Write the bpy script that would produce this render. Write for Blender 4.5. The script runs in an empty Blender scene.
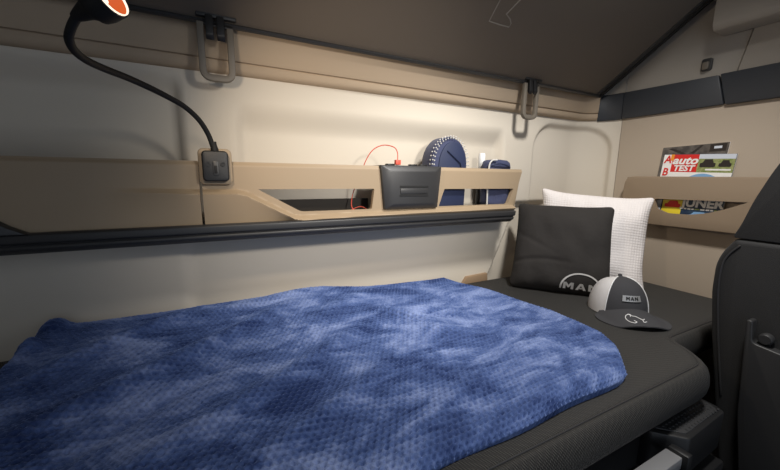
import bpy, bmesh, math, random
import numpy as np
from mathutils import Vector, Matrix, noise
random.seed(4)
ZO = 1.04                      # the scene is laid out from eye height; the floor is at z = 0
SC = bpy.context.scene
COL = SC.collection
R = math.radians

# ------------------------------------------------------------------ materials
def lin(c):
    out = []
    for v in c:
        v /= 255.0
        out.append(v / 12.92 if v <= 0.04045 else ((v + 0.055) / 1.055) ** 2.4)
    return tuple(out) + (1.0,)

def mat(name, rgb, rough=0.6, metal=0.0, bumps=(), weave=None, var=None, sheen=0.0, spec=0.5, emit=None, coat=0.0):
    m = bpy.data.materials.new(name); m.use_nodes = True
    nt = m.node_tree; N = nt.nodes; L = nt.links
    p = N['Principled BSDF']
    p.inputs['Base Color'].default_value = lin(rgb)
    p.inputs['Roughness'].default_value = rough
    p.inputs['Metallic'].default_value = metal
    p.inputs['Specular IOR Level'].default_value = spec
    p.inputs['Sheen Weight'].default_value = sheen
    p.inputs['Coat Weight'].default_value = coat
    if emit:
        p.inputs['Emission Color'].default_value = lin(emit[0])
        p.inputs['Emission Strength'].default_value = emit[1]
    tc = N.new('ShaderNodeTexCoord'); last = None
    for (scale, strength, dist) in bumps:
        t = N.new('ShaderNodeTexNoise'); t.inputs['Scale'].default_value = scale; t.inputs['Detail'].default_value = 3
        L.new(tc.outputs['Object'], t.inputs['Vector'])
        b = N.new('ShaderNodeBump'); b.inputs['Strength'].default_value = strength; b.inputs['Distance'].default_value = dist
        L.new(t.outputs['Fac'], b.inputs['Height'])
        if last: L.new(last.outputs['Normal'], b.inputs['Normal'])
        last = b
    if weave:
        scale, strength, dist = weave[:3]
        wx = []
        for ax in ('X', 'Y'):
            w = N.new('ShaderNodeTexWave'); w.wave_type = 'BANDS'; w.bands_direction = 'DIAGONAL' if ax == 'X' else 'X'
            w.inputs['Scale'].default_value = scale; w.inputs['Distortion'].default_value = 0.3
            mp = N.new('ShaderNodeMapping'); mp.inputs['Rotation'].default_value = (0.0, 0.0, 0.6 if ax == 'X' else -0.45)
            L.new(tc.outputs['Object'], mp.inputs['Vector']); L.new(mp.outputs['Vector'], w.inputs['Vector']); wx.append(w)
        mu = N.new('ShaderNodeMath'); mu.operation = 'MULTIPLY'
        L.new(wx[0].outputs['Fac'], mu.inputs[0]); L.new(wx[1].outputs['Fac'], mu.inputs[1])
        b = N.new('ShaderNodeBump'); b.inputs['Strength'].default_value = strength; b.inputs['Distance'].default_value = dist
        L.new(mu.outputs[0], b.inputs['Height'])
        if last: L.new(last.outputs['Normal'], b.inputs['Normal'])
        last = b
        if len(weave) > 3:
            mx = N.new('ShaderNodeMix'); mx.data_type = 'RGBA'
            mx.inputs['A'].default_value = lin(rgb); mx.inputs['B'].default_value = lin(weave[3])
            L.new(mu.outputs[0], mx.inputs['Factor']); L.new(mx.outputs['Result'], p.inputs['Base Color'])
    if last: L.new(last.outputs['Normal'], p.inputs['Normal'])
    if var:
        scale, rgb2, lo, hi = var
        t = N.new('ShaderNodeTexNoise'); t.inputs['Scale'].default_value = scale; t.inputs['Detail'].default_value = 5
        t.inputs['Roughness'].default_value = 0.65
        L.new(tc.outputs['Object'], t.inputs['Vector'])
        cr = N.new('ShaderNodeValToRGB')
        cr.color_ramp.elements[0].position = lo; cr.color_ramp.elements[0].color = lin(rgb)
        cr.color_ramp.elements[1].position = hi; cr.color_ramp.elements[1].color = lin(rgb2)
        L.new(t.outputs['Fac'], cr.inputs['Fac']); L.new(cr.outputs['Color'], p.inputs['Base Color'])
    return m

M = dict(
    wall=mat('wall_cloth', (206, 197, 182), .9, bumps=((900, .15, .001), (14, .06, .01)), sheen=.1),
    header=mat('header_cloth', (172, 153, 130), .85, bumps=((900, .2, .001),)),
    endwall=mat('side_wall_plastic', (174, 160, 143), .7, bumps=((700, .15, .001),)),
    upper=mat('upper_panel_plastic', (152, 146, 137), .7, bumps=((700, .1, .001),)),
    band=mat('dark_band', (50, 53, 58), .5, bumps=((600, .1, .001),)),
    bunk=mat('bunk_underside', (104, 95, 85), .8, bumps=((500, .15, .001),)),
    bunkmark=mat('bunk_mark', (136, 130, 121), .7),
    black=mat('black_plastic', (26, 26, 27), .45, bumps=((800, .15, .001),)),
    rubber=mat('black_rubber', (16, 16, 17), .7),
    dgrey=mat('dark_grey_plastic', (50, 50, 51), .42, bumps=((800, .12, .001),)),
    mgrey=mat('mid_grey_plastic', (104, 97, 87), .5, bumps=((800, .1, .001),)),
    shelf=mat('shelf_plastic', (156, 137, 112), .55, bumps=((900, .2, .0006),)),
    pocket=mat('pocket_plastic', (142, 124, 103), .6, bumps=((700, .15, .001),)),
    ledge=mat('tan_ledge', (150, 125, 98), .7),
    floor=mat('floor_rubber', (30, 30, 31), .8, bumps=((200, .3, .002),)),
    ceil=mat('ceiling_cloth', (120, 112, 102), .9),
    mattress=mat('mattress_cloth', (44, 43, 42), .7, weave=(85, .9, .003, (88, 86, 82)), spec=.35),
    seat=mat('seat_cloth', (22, 22, 23), .75, bumps=((500, .35, .002),), sheen=.05),
    seatp=mat('seat_plastic', (42, 42, 43), .5),
    pillow_b=mat('black_cotton', (44, 41, 39), .9, bumps=((400, .2, .001), (25, .25, .012))),
    white=mat('white_plastic', (232, 232, 232), .4),
    logo=mat('white_print', (205, 203, 200), .6),
    capdark=mat('cap_twill', (58, 58, 61), .9, bumps=((900, .25, .001),)),
    capwhite=mat('cap_mesh', (226, 224, 224), .8, weave=(170, .6, .002, (200, 198, 198))),
    badge=mat('cap_badge', (172, 172, 172), .4, metal=.5),
    alu=mat('aluminium', (214, 214, 216), .32, metal=.75),
    navy=mat('navy_nylon', (52, 58, 88), .7, bumps=((60, .3, .008), (700, .15, .001)), sheen=.1),
    navydark=mat('navy_panel', (32, 42, 72), .6, bumps=((700, .15, .001),)),
    bead=mat('pale_trim', (196, 194, 190), .6),
    red=mat('red_cable', (206, 84, 66), .5),
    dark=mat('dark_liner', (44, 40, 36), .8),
    glowo=mat('lit_reflector', (40, 16, 8), .5, emit=((240, 104, 44), .75)),
    gloww=mat('lit_lens', (255, 240, 220), .3, emit=((255, 236, 214), 1.2)),
    mag_grey=mat('grey_cover', (104, 98, 92), .3, var=(20, (64, 60, 58), .4, .6)),
    mag_dark=mat('dark_print', (44, 38, 36), .3),
    mag_red=mat('red_print', (214, 40, 36), .3),
    mag_white=mat('white_print_gloss', (240, 238, 234), .3),
    mag_yellow=mat('yellow_print', (238, 214, 60), .3),
    mag_green=mat('green_photo', (120, 136, 72), .3, var=(90, (158, 160, 110), .4, .6)),
    mag_sky=mat('blue_print', (128, 172, 214), .3),
    mag_navy=mat('navy_print', (34, 52, 78), .3, var=(40, (52, 76, 96), .4, .6)),
    mag_pale=mat('pale_print', (206, 212, 222), .3),
    orange=mat('orange_print', (236, 148, 40), .3),
)

def blanket_material():
    m = bpy.data.materials.new('navy_plush'); m.use_nodes = True
    nt = m.node_tree; N = nt.nodes; L = nt.links; p = N['Principled BSDF']
    tc = N.new('ShaderNodeTexCoord')
    mp = N.new('ShaderNodeMapping'); mp.inputs['Rotation'].default_value = (0, 0, R(-35)); mp.inputs['Scale'].default_value = (1.0, 2.2, 1)
    L.new(tc.outputs['Object'], mp.inputs['Vector'])
    n1 = N.new('ShaderNodeTexNoise'); n1.inputs['Scale'].default_value = 5.2; n1.inputs['Detail'].default_value = 9; n1.inputs['Roughness'].default_value = .74
    n1.inputs['Distortion'].default_value = .5
    L.new(mp.outputs['Vector'], n1.inputs['Vector'])
    cr = N.new('ShaderNodeValToRGB')
    e = cr.color_ramp.elements
    e[0].position = .39; e[0].color = lin((40, 58, 104))
    e[1].position = .63; e[1].color = lin((132, 149, 193))
    k = e.new(.5); k.color = lin((77, 98, 148))
    L.new(n1.outputs['Fac'], cr.inputs['Fac'])
    L.new(cr.outputs['Color'], p.inputs['Base Color'])
    p.inputs['Roughness'].default_value = .85
    p.inputs['Specular IOR Level'].default_value = .2
    p.inputs['Sheen Weight'].default_value = .9
    p.inputs['Sheen Roughness'].default_value = .4
    p.inputs['Sheen Tint'].default_value = lin((150, 175, 235))
    n2 = N.new('ShaderNodeTexNoise'); n2.inputs['Scale'].default_value = 420; n2.inputs['Detail'].default_value = 2
    L.new(tc.outputs['Object'], n2.inputs['Vector'])
    b = N.new('ShaderNodeBump'); b.inputs['Strength'].default_value = .45; b.inputs['Distance'].default_value = .003
    L.new(n2.outputs['Fac'], b.inputs['Height']); L.new(b.outputs['Normal'], p.inputs['Normal'])
    return m
M['blanket'] = blanket_material()

def waffle_white():
    m = mat('white_waffle', (232, 226, 224), .9)
    nt = m.node_tree; N = nt.nodes; L = nt.links; p = N['Principled BSDF']
    uv = N.new('ShaderNodeUVMap')
    v = N.new('ShaderNodeTexVoronoi'); v.inputs['Scale'].default_value = 38; v.inputs['Randomness'].default_value = .12
    L.new(uv.outputs['UV'], v.inputs['Vector'])
    b = N.new('ShaderNodeBump'); b.inputs['Strength'].default_value = .6; b.inputs['Distance'].default_value = .004; b.invert = False
    L.new(v.outputs['Distance'], b.inputs['Height']); L.new(b.outputs['Normal'], p.inputs['Normal'])
    return m
M['waffle'] = waffle_white()

# ------------------------------------------------------------------ object helpers
ROOTLOC = {}
def setp(o, label=None, cat=None, group=None, kind=None):
    if label: o['label'] = label
    if cat: o['category'] = cat
    if group: o['group'] = group
    if kind: o['kind'] = kind
    return o

def thing(name, loc, label, cat, group=None):
    o = bpy.data.objects.new(name, None); COL.objects.link(o)
    o.empty_display_size = .05
    o.location = (loc[0], loc[1], loc[2] + ZO)
    ROOTLOC[o.name] = Vector(loc)
    return setp(o, label, cat, group)

def build(name, verts, faces, m, parent=None, origin=None, bevel=0, seg=2, smooth=38, mats=None, fmat=None, uvs=None, clean=False):
    """one mesh object from verts given in layout space"""
    if parent is not None:
        o0 = parent
        while o0.parent: o0 = o0.parent
        L = ROOTLOC[o0.name]
    else:
        if origin is None:
            a = np.array([tuple(v) for v in verts]); origin = ((a[:, 0].min() + a[:, 0].max()) / 2, (a[:, 1].min() + a[:, 1].max()) / 2, a[:, 2].min())
        L = Vector(origin)
    me = bpy.data.meshes.new(name)
    if fmat is None and bevel == 0 and not clean:
        me.from_pydata([tuple(Vector(v) - L) for v in verts], [], faces)
    else:
        me.from_pydata([tuple(Vector(v) - L) for v in verts], [], faces)
    bm = bmesh.new(); bm.from_mesh(me)
    if clean: bmesh.ops.remove_doubles(bm, verts=bm.verts, dist=1e-5)
    bmesh.ops.recalc_face_normals(bm, faces=bm.faces)
    if bevel:
        es = [e for e in bm.edges if len(e.link_faces) == 2 and e.calc_face_angle(0) > R(25)]
        bmesh.ops.bevel(bm, geom=es, offset=bevel, segments=seg, affect='EDGES', profile=.5, clamp_overlap=True)
    for f in bm.faces: f.smooth = True
    for e in bm.edges:
        if len(e.link_faces) == 2 and e.calc_face_angle(0) > R(smooth): e.smooth = False
    bm.to_mesh(me); bm.free()
    o = bpy.data.objects.new(name, me); COL.objects.link(o)
    me.materials.append(m)
    if parent is not None: o.parent = parent
    else:
        o.location = (L.x, L.y, L.z + ZO); ROOTLOC[o.name] = L
    return o

def fast(name, V, F, m, parent=None, origin=(0, 0, 0), UV=None):
    """big quad grid from numpy arrays"""
    if parent is not None:
        o0 = parent
        while o0.parent: o0 = o0.parent
        origin = tuple(ROOTLOC[o0.name])
    V = np.asarray(V, dtype=np.float32) - np.array(origin, dtype=np.float32)
    F = np.asarray(F, dtype=np.int32)
    me = bpy.data.meshes.new(name)
    me.vertices.add(len(V)); me.vertices.foreach_set('co', V.ravel())
    me.loops.add(F.size); me.loops.foreach_set('vertex_index', F.ravel())
    me.polygons.add(len(F)); me.polygons.foreach_set('loop_start', np.arange(0, F.size, F.shape[1], dtype=np.int32))
    me.polygons.foreach_set('use_smooth', np.ones(len(F), dtype=bool))
    if UV is not None:
        l = me.uv_layers.new(name='UVMap')
        l.data.foreach_set('uv', np.asarray(UV, dtype=np.float32)[F.ravel()].ravel())
    me.update(calc_edges=True); me.validate()
    me.materials.append(m)
    o = bpy.data.objects.new(name, me); COL.objects.link(o)
    if parent is not None: o.parent = parent
    else:
        o.location = (origin[0], origin[1], origin[2] + ZO); ROOTLOC[o.name] = Vector(origin)
    return o

def gridfaces(nu, nv, off=0, wrap=False, flip=False):
    i, j = np.meshgrid(np.arange(nu if wrap else nu - 1), np.arange(nv - 1), indexing='ij')
    i2 = (i + 1) % nu
    F = np.stack([i * nv + j, i2 * nv + j, i2 * nv + j + 1, i * nv + j + 1], -1).reshape(-1, 4) + off
    return F[:, ::-1] if flip else F

class MB:
    def __init__(s): s.v = []; s.f = []
    def add(s, v, f):
        o = len(s.v); s.v += [tuple(p) for p in v]; s.f += [tuple(i + o for i in q) for q in f]; return s
    def box(s, a, b):
        x0, y0, z0 = a; x1, y1, z1 = b
        return s.add([(x0, y0, z0), (x1, y0, z0), (x1, y1, z0), (x0, y1, z0), (x0, y0, z1), (x1, y0, z1), (x1, y1, z1), (x0, y1, z1)],
                     [(0, 3, 2, 1), (4, 5, 6, 7), (0, 1, 5, 4), (1, 2, 6, 5), (2, 3, 7, 6), (3, 0, 4, 7)])
    def prism(s, pts, f0, f1):
        """pts: 2d outline; f0, f1 map a 2d point to 3d for the two ends"""
        n = len(pts)
        v = [f0(p) for p in pts] + [f1(p) for p in pts]
        return s.add(v, [tuple(range(n)), tuple(range(2 * n - 1, n - 1, -1))] + [(i, (i + 1) % n, n + (i + 1) % n, n + i) for i in range(n)])
    def tube(s, path, r, n=10, cap=True):
        P = [Vector(p) for p in path]; m = len(P)
        rs = r if isinstance(r, (list, tuple)) else [r] * m
        t0 = (P[1] - P[0]).normalized()
        ref = Vector((0, 0, 1)) if abs(t0.z) < .9 else Vector((1, 0, 0))
        u = t0.cross(ref).normalized(); v = []
        for i in range(m):
            t = (P[min(i + 1, m - 1)] - P[max(i - 1, 0)]).normalized()
            u = (u - t * u.dot(t)).normalized(); w = t.cross(u)
            for k in range(n):
                a = 2 * math.pi * k / n
                v.append(P[i] + (u * math.cos(a) + w * math.sin(a)) * rs[i])
        f = [(i * n + k, i * n + (k + 1) % n, (i + 1) * n + (k + 1) % n, (i + 1) * n + k) for i in range(m - 1) for k in range(n)]
        if cap: f += [tuple(range(n - 1, -1, -1)), tuple(range((m - 1) * n, m * n))]
        return s.add(v, f)
    def ribbon(s, path, side, w, h, closed=False):
        """rectangular section swept along path; side = fixed direction of the section's second axis"""
        P = [Vector(p) for p in path]; m = len(P); sd = Vector(side).normalized(); v = []
        for i in range(m):
            a = P[(i - 1) % m] if closed else P[max(i - 1, 0)]
            b = P[(i + 1) % m] if closed else P[min(i + 1, m - 1)]
            t = (b - a).normalized(); n = t.cross(sd).normalized()
            for (p, q) in ((-1, -1), (1, -1), (1, 1), (-1, 1)): v.append(P[i] + n * (p * w / 2) + sd * (q * h / 2))
        rng = m if closed else m - 1
        f = [(i * 4 + k, i * 4 + (k + 1) % 4, ((i + 1) % m) * 4 + (k + 1) % 4, ((i + 1) % m) * 4 + k) for i in range(rng) for k in range(4)]
        if not closed: f += [(3, 2, 1, 0), tuple((m - 1) * 4 + k for k in range(4))]
        return s.add(v, f)
    def lathe(s, prof, base, axis, n=24, cap=(True, True)):
        ax = Vector(axis).normalized(); ref = Vector((0, 0, 1)) if abs(ax.z) < .9 else Vector((1, 0, 0))
        u = ax.cross(ref).normalized(); w = ax.cross(u); B = Vector(base); v = []
        for (r, h) in prof:
            for k in range(n):
                a = 2 * math.pi * k / n; v.append(B + ax * h + (u * math.cos(a) + w * math.sin(a)) * r)
        m = len(prof)
        f = [(i * n + k, i * n + (k + 1) % n, (i + 1) * n + (k + 1) % n, (i + 1) * n + k) for i in range(m - 1) for k in range(n)]
        if cap[0]: f.append(tuple(range(n - 1, -1, -1)))
        if cap[1]: f.append(tuple(range((m - 1) * n, m * n)))
        return s.add(v, f)
    def make(s, name, m, parent=None, **k): return build(name, s.v, s.f, m, parent, **k)

def spline(pts, n=8):
    P = [Vector(p) for p in pts]; out = []
    P = [P[0] * 2 - P[1]] + P + [P[-1] * 2 - P[-2]]
    for i in range(1, len(P) - 2):
        for k in range(n):
            t = k / n; a, b, c, d = P[i - 1:i + 3]
            out.append(.5 * ((2 * b) + (c - a) * t + (2 * a - 5 * b + 4 * c - d) * t * t + (3 * b - a - 3 * c + d) * t ** 3))
    out.append(P[-2]); return out

def rrect(x0, z0, x1, z1, r, n=5):
    out = []
    for (cx, cz, a0) in ((x1 - r, z1 - r, 0), (x0 + r, z1 - r, 90), (x0 + r, z0 + r, 180), (x1 - r, z0 + r, 270)):
        for k in range(n + 1):
            a = R(a0 + 90 * k / n); out.append((cx + r * math.cos(a), cz + r * math.sin(a)))
    return out

def roundpoly(pts, rad, n=5):
    """round the corners of a 2d polygon; rad: one radius or one per corner"""
    out = []; m = len(pts)
    for i in range(m):
        p = Vector(pts[i]); a = Vector(pts[i - 1]); b = Vector(pts[(i + 1) % m])
        r = rad[i] if isinstance(rad, (list, tuple)) else rad
        r = min(r, (a - p).length * .45, (b - p).length * .45)
        if r < 1e-6: out.append((p.x, p.y)); continue
        q0 = p + (a - p).normalized() * r; q1 = p + (b - p).normalized() * r
        for k in range(n + 1):
            t = k / n; q = q0 * (1 - t) ** 2 + p * 2 * t * (1 - t) + q1 * t * t; out.append((q.x, q.y))
    return out

def boolean_cut(o, cutters):
    for c in cutters:
        md = o.modifiers.new('cut', 'BOOLEAN'); md.operation = 'DIFFERENCE'; md.object = c; md.solver = 'EXACT'
    dg = bpy.context.evaluated_depsgraph_get(); dg.update()
    me = bpy.data.meshes.new_from_object(o.evaluated_get(dg))
    o.modifiers.clear(); o.data = me
    for c in cutters: bpy.data.objects.remove(c)
    bm = bmesh.new(); bm.from_mesh(me)
    for f in bm.faces: f.smooth = True
    for e in bm.edges: e.smooth = not (len(e.link_faces) == 2 and e.calc_face_angle(0) > R(38))
    bm.to_mesh(me); bm.free()
    return o

def text_verts(s, size, bold=0.0, shear=0.0, subdiv=0, extrude=0.0):
    cu = bpy.data.curves.new('t', 'FONT'); cu.body = s; cu.size = size; cu.offset = bold; cu.shear = shear; cu.resolution_u = 3
    cu.align_x = 'CENTER'; cu.extrude = extrude
    ob = bpy.data.objects.new('t', cu); COL.objects.link(ob)
    dg = bpy.context.evaluated_depsgraph_get(); dg.update()
    me = bpy.data.meshes.new_from_object(ob.evaluated_get(dg))
    bpy.data.objects.remove(ob); bpy.data.curves.remove(cu)
    bm = bmesh.new(); bm.from_mesh(me)
    bmesh.ops.triangulate(bm, faces=bm.faces)
    for _ in range(subdiv): bmesh.ops.subdivide_edges(bm, edges=bm.edges[:], cuts=1, use_grid_fill=True)
    bm.verts.index_update()
    V = [tuple(v.co) for v in bm.verts]; F = [tuple(v.index for v in f.verts) for f in bm.faces]
    bm.free(); bpy.data.meshes.remove(me)
    return V, F

def sst(a, b, x):
    t = np.clip((np.asarray(x, dtype=float) - a) / (b - a), 0, 1); return t * t * (3 - 2 * t)

# ------------------------------------------------------------------ camera
cx, cy = 390.0, 235.0
vx, vy = (1060.0, 184.0), (211.0, 174.0)
f_px = math.sqrt(-((vx[0] - cx) * (vy[0] - cx) + (vx[1] - cy) * (vy[1] - cy)))
X = Vector((vx[0] - cx, -(vx[1] - cy), -f_px)).normalized()
Y = Vector((vy[0] - cx, -(vy[1] - cy), -f_px)); Y = (Y - X * Y.dot(X)).normalized(); Z = X.cross(Y)
cam = bpy.data.cameras.new('camera'); camo = bpy.data.objects.new('camera', cam); COL.objects.link(camo)
camo.matrix_world = Matrix.Translation((0, 0, ZO)) @ Matrix((X, Y, Z)).to_4x4()
cam.sensor_width = 36; cam.lens = 36 * f_px / 780; cam.clip_start = .02
SC.camera = camo

# ------------------------------------------------------------------ the room
XL, XE, YB, ZF, ZC = -.80, 1.70, 1.11, -1.04, 1.15
YF = -1.1
def struct(o): o['kind'] = 'structure'; return o

struct(MB().box((XL - .05, YF, ZF - .05), (XE + .05, YB + .1, ZF)).make('floor', M['floor']))
struct(MB().box((XL - .05, YF, ZC), (XE + .05, YB + .1, ZC + .05)).make('ceiling', M['ceil']))
struct(MB().box((XL - .05, YF, ZF), (XL, YB + .1, ZC)).make('wall_left', M['endwall']))

RA = .14
def path(s):
    """plan path of the rear wall: straight, then a rounded corner into the end wall. returns point and inward normal"""
    xs = XE - RA
    s = np.asarray(s, dtype=float)
    ph = np.clip((s - xs) / RA, 0, math.pi / 2)
    x = np.where(s < xs, s, xs + RA * np.sin(ph)); y = np.where(s < xs, YB, YB - RA + RA * np.cos(ph))
    return x, y, -np.sin(ph), -np.cos(ph)
SEND = XE - RA + RA * math.pi / 2

def rr_sdf(s, z, s0, s1, z0, z1, r):
    qx = np.abs(s - (s0 + s1) / 2) - (s1 - s0) / 2 + r; qz = np.abs(z - (z0 + z1) / 2) - (z1 - z0) / 2 + r
    return np.hypot(np.maximum(qx, 0), np.maximum(qz, 0)) + np.minimum(np.maximum(qx, qz), 0) - r

def wall_offset(s, z):
    d = np.zeros_like(s)
    d -= .042 * sst(-.052, -.080, s) * sst(.27, .20, z) * sst(-.03, .0, z)        # left recess
    d -= .034 * sst(.070, .096, s) * sst(1.125, 1.085, s) * sst(.21, .12, z) * sst(-.03, .0, z)   # long recess over the shelf
    d -= .020 * sst(.014, -.014, rr_sdf(s, z, 1.305, SEND - .040, -.9, .238, .11)) # corner recess
    edge = 1.19 + (z + .144) * .46                                              # lower pad ends in a slant
    low = sst(-.10, -.13, z)
    d += low * np.where(s < edge, .012, 0) + low * .016 * sst(-.05, -.09, s)
    d -= low * .03 * sst(edge, edge + .006, s) * sst(1.5, 1.4, s)
    return d
ss = np.unique(np.concatenate([np.arange(XL, 1.0, .012), np.arange(1.0, SEND, .006), [SEND]]))
zz = np.unique(np.concatenate([np.arange(ZF, -.5, .06), np.arange(-.5, .45, .006), np.arange(.45, ZC, .05), [ZC]]))
S_, Z_ = np.meshgrid(ss, zz, indexing='ij')
px, py, nx, ny = path(S_); d = wall_offset(S_, Z_)
front = np.stack([px + nx * d, py + ny * d, Z_], -1).reshape(-1, 3)
back = np.stack([px - nx * .06, py - ny * .06, Z_], -1).reshape(-1, 3)
n1 = len(front)
F = np.concatenate([gridfaces(len(ss), len(zz)), gridfaces(len(ss), len(zz), n1, flip=True)])
struct(fast('wall_back', np.concatenate([front, back]), F, M['wall']))

# header roll above: tan padded strip along the rear wall with a sewn seam
def strip(name, m, s0, s1, prof, ds=.012):
    """prof: (offset, z) list, swept along the wall path"""
    sv = np.unique(np.concatenate([np.arange(s0, s1, ds), [s1]])); V = []
    x, y, a, b = path(sv)
    for (o, z) in prof: V.append(np.stack([x + a * o, y + b * o, np.full_like(x, z)], -1))
    V = np.stack(V, 1).reshape(-1, 3); n = len(prof)
    F = [(i * n + j, (i + 1) * n + j, (i + 1) * n + (j + 1) % n, i * n + (j + 1) % n) for i in range(len(sv) - 1) for j in range(n)]
    F += [tuple(range(n)), tuple(range((len(sv) - 1) * n, len(sv) * n))]
    return struct(build(name, [tuple(v) for v in V], F, m))
strip('trim_1', M['header'], XL, 1.672,
      [(-.01, .272), (.006, .273), (.016, .279), (.020, .286), (.021, .296), (.0205, .3005), (.015, .302), (.0155, .304), (.022, .3055), (.027, .315), (.034, .35), (.036, .40), (.034, .62), (-.01, .62)])
# low tan ledge where the bed meets the wall
struct(MB().prism([(.905, -.45), (1.05, -.46), (1.045, -.412), (.93, -.416)], lambda p: (p[0], 1.086, p[1]), lambda p: (p[0], 1.11, p[1])).make('trim_2', M['ledge'], bevel=.003))

# end wall
struct(MB().box((XE, YF, ZF), (XE + .05, YB - RA, .28)).make('wall_right', M['endwall'], bevel=.003))
struct(MB().prism([(.60, .36), (1.2, .36), (1.2, ZC), (.555, ZC), (.555, .60)], lambda p: (XE + .004, p[0], p[1]), lambda p: (XE + .05, p[0], p[1])).make('wall_panel_upper', M['upper'], bevel=.003))
struct(MB().prism([(YF, .36), (.596, .36), (.551, .60), (.551, ZC), (YF, ZC)], lambda p: (XE - .004, p[0], p[1]), lambda p: (XE + .05, p[0], p[1])).make('wall_panel_front', M['upper'], bevel=.003))
struct(MB().prism([(.612, .274), (.969, .270), (.969, .386), (.640, .382)], lambda p: (XE - .012, p[0], p[1]), lambda p: (XE + .03, p[0], p[1])).make('trim_3', M['band'], bevel=.004))
struct(MB().prism([(YF, .272), (.606, .272), (.634, .384), (YF, .384)], lambda p: (XE - .016, p[0], p[1]), lambda p: (XE + .03, p[0], p[1])).make('trim_4', M['band'], bevel=.004))

strip('trim_5', M['band'], 1.675, SEND, [(-.01, .270), (.009, .270), (.012, .274), (.012, .382), (.009, .386), (-.01, .386)], .01)
strip('trim_6', M['upper'], 1.66, SEND, [(-.01, .389), (.004, .389), (.004, 1.1), (-.01, 1.1)], .01)
# ------------------------------------------------------------------ overhead locker and coat hook
t = thing('overhead_locker', (1.63, .1, .53), 'grey overhead locker in the top right corner above the dark band', 'locker')
MB().prism([(XE - .006, .514), (XE - .006, ZC - .01), (1.600, ZC - .01), (1.600, .535), (1.612, .516)], lambda p: (p[0], YF + .02, p[1]), lambda p: (p[0], .648, p[1])).make('body', M['upper'], t, bevel=.006)
MB().box((1.593, YF + .05, .60), (1.603, .55, ZC - .05)).make('door', M['upper'], t, bevel=.004)

t = thing('coat_hook', (1.70, .68, .40), 'small grey flip-down coat hook on the upper wall panel above the dark band', 'hook')
MB().prism(rrect(.668, .408, .700, .452, .007), lambda p: (XE - .006, p[0], p[1]), lambda p: (XE + .006, p[0], p[1])).make('mounting_plate', M['dgrey'], t, bevel=.002)
MB().prism(rrect(.674, .413, .694, .440, .005), lambda p: (XE - .016, p[0], p[1] - .002), lambda p: (XE - .005, p[0], p[1])).make('hook_tongue', M['mgrey'], t, bevel=.002)

# ------------------------------------------------------------------ upper bunk, folded up
t = thing('upper_bunk', (.4, 1.06, .37), 'folded-up upper bunk with dark brown underside and pale outlined mark overhead', 'bunk')
ca, sa = math.cos(R(35)), math.sin(R(35))
def bk(x, u, h=0.0):           # u along the underside from the hinge, h = below the underside
    return Vector((x, 1.05 - u * ca - h * sa, .376 + u * sa - h * ca))
BX0, BX1, BU = -.78, 1.64, .475
MB().prism(roundpoly([(BX0, 0), (BX1, 0), (BX1, BU), (BX0, BU)], .02), lambda p: bk(p[0], p[1], 0), lambda p: bk(p[0], p[1], -.09)).make('base', M['bunk'], t, bevel=.006)
MB().ribbon([bk(BX1 - .006, .0, .003), bk(BX1 - .006, BU, .003)], bk(0, 0, 1) - bk(0, 0, 0), .012, .010).make('edge_piping', M['rubber'], t, bevel=.002)
MB().ribbon([bk(BX0 + .02, .004, .002), bk(BX1 - .012, .004, .002)], bk(0, 0, 1) - bk(0, 0, 0), .012, .008).make('hinge_strip', M['dgrey'], t, bevel=.002)
MB().ribbon([bk(BX1 - .03, .012, .001), bk(BX1 - .03, BU, .001)], bk(0, 0, 1) - bk(0, 0, 0), .022, .004).make('edge_webbing', M['dgrey'], t, bevel=.001)
mk = [(.797, .2485), (.806, .1848), (.892, .184), (.878, .206), (.849, .2176), (.864, .265), (.90, .36), (.86, .44), (.80, .40)]
mk = [(.797, .2485), (.806, .1848), (.850, .183), (.892, .184), (.890, .196), (.876, .207), (.850, .2176), (.864, .265), (.90, .34), (.86, .42), (.80, .38)]
MB().ribbon([bk(a, b, .0005) for a, b in mk], bk(0, 0, 1) - bk(0, 0, 0), .0035, .0015, closed=True).make('outlined_mark', M['bunkmark'], t)

# ------------------------------------------------------------------ bunk latches
def latch(x, label):
    t = thing('bunk_latch', (x, 1.04, .24), label, 'latch', 'latches holding the upper bunk')
    y = 1.040
    pts = [(x - .034, .372)] + roundpoly([(x - .034, .30), (x - .034, .243), (x + .034, .243), (x + .034, .30)], [0, .022, .022, 0], 6) + [(x + .034, .366)]
    MB().ribbon([(a, y, b) for a, b in pts], (0, 1, 0), .0160, .015).make('loop_handle', M['mgrey'], t, bevel=.002)
    MB().box((x - .042, y - .012, .383), (x + .050, y + .012, .396)).make('hinge_plate', M['black'], t, bevel=.003)
    for dx in (-.013, .012):
        MB().prism([(1.028, .39), (1.042, .39), (1.040, .346), (1.030, .330), (1.022, .342)], lambda p: (x + dx - .009, p[0], p[1]), lambda p: (x + dx + .009, p[0], p[1])).make('hook', M['black'], t, bevel=.002)
    MB().tube([(x - .040, y, .370), (x + .040, y, .368)], .004, 8).make('hinge_pin', M['black'], t)
    return t
latch(.034, 'grey loop latch hanging from the bunk hinge above the reading lamp base')
latch(1.172, 'grey loop latch near the corner at the far end of the bunk')

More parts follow.
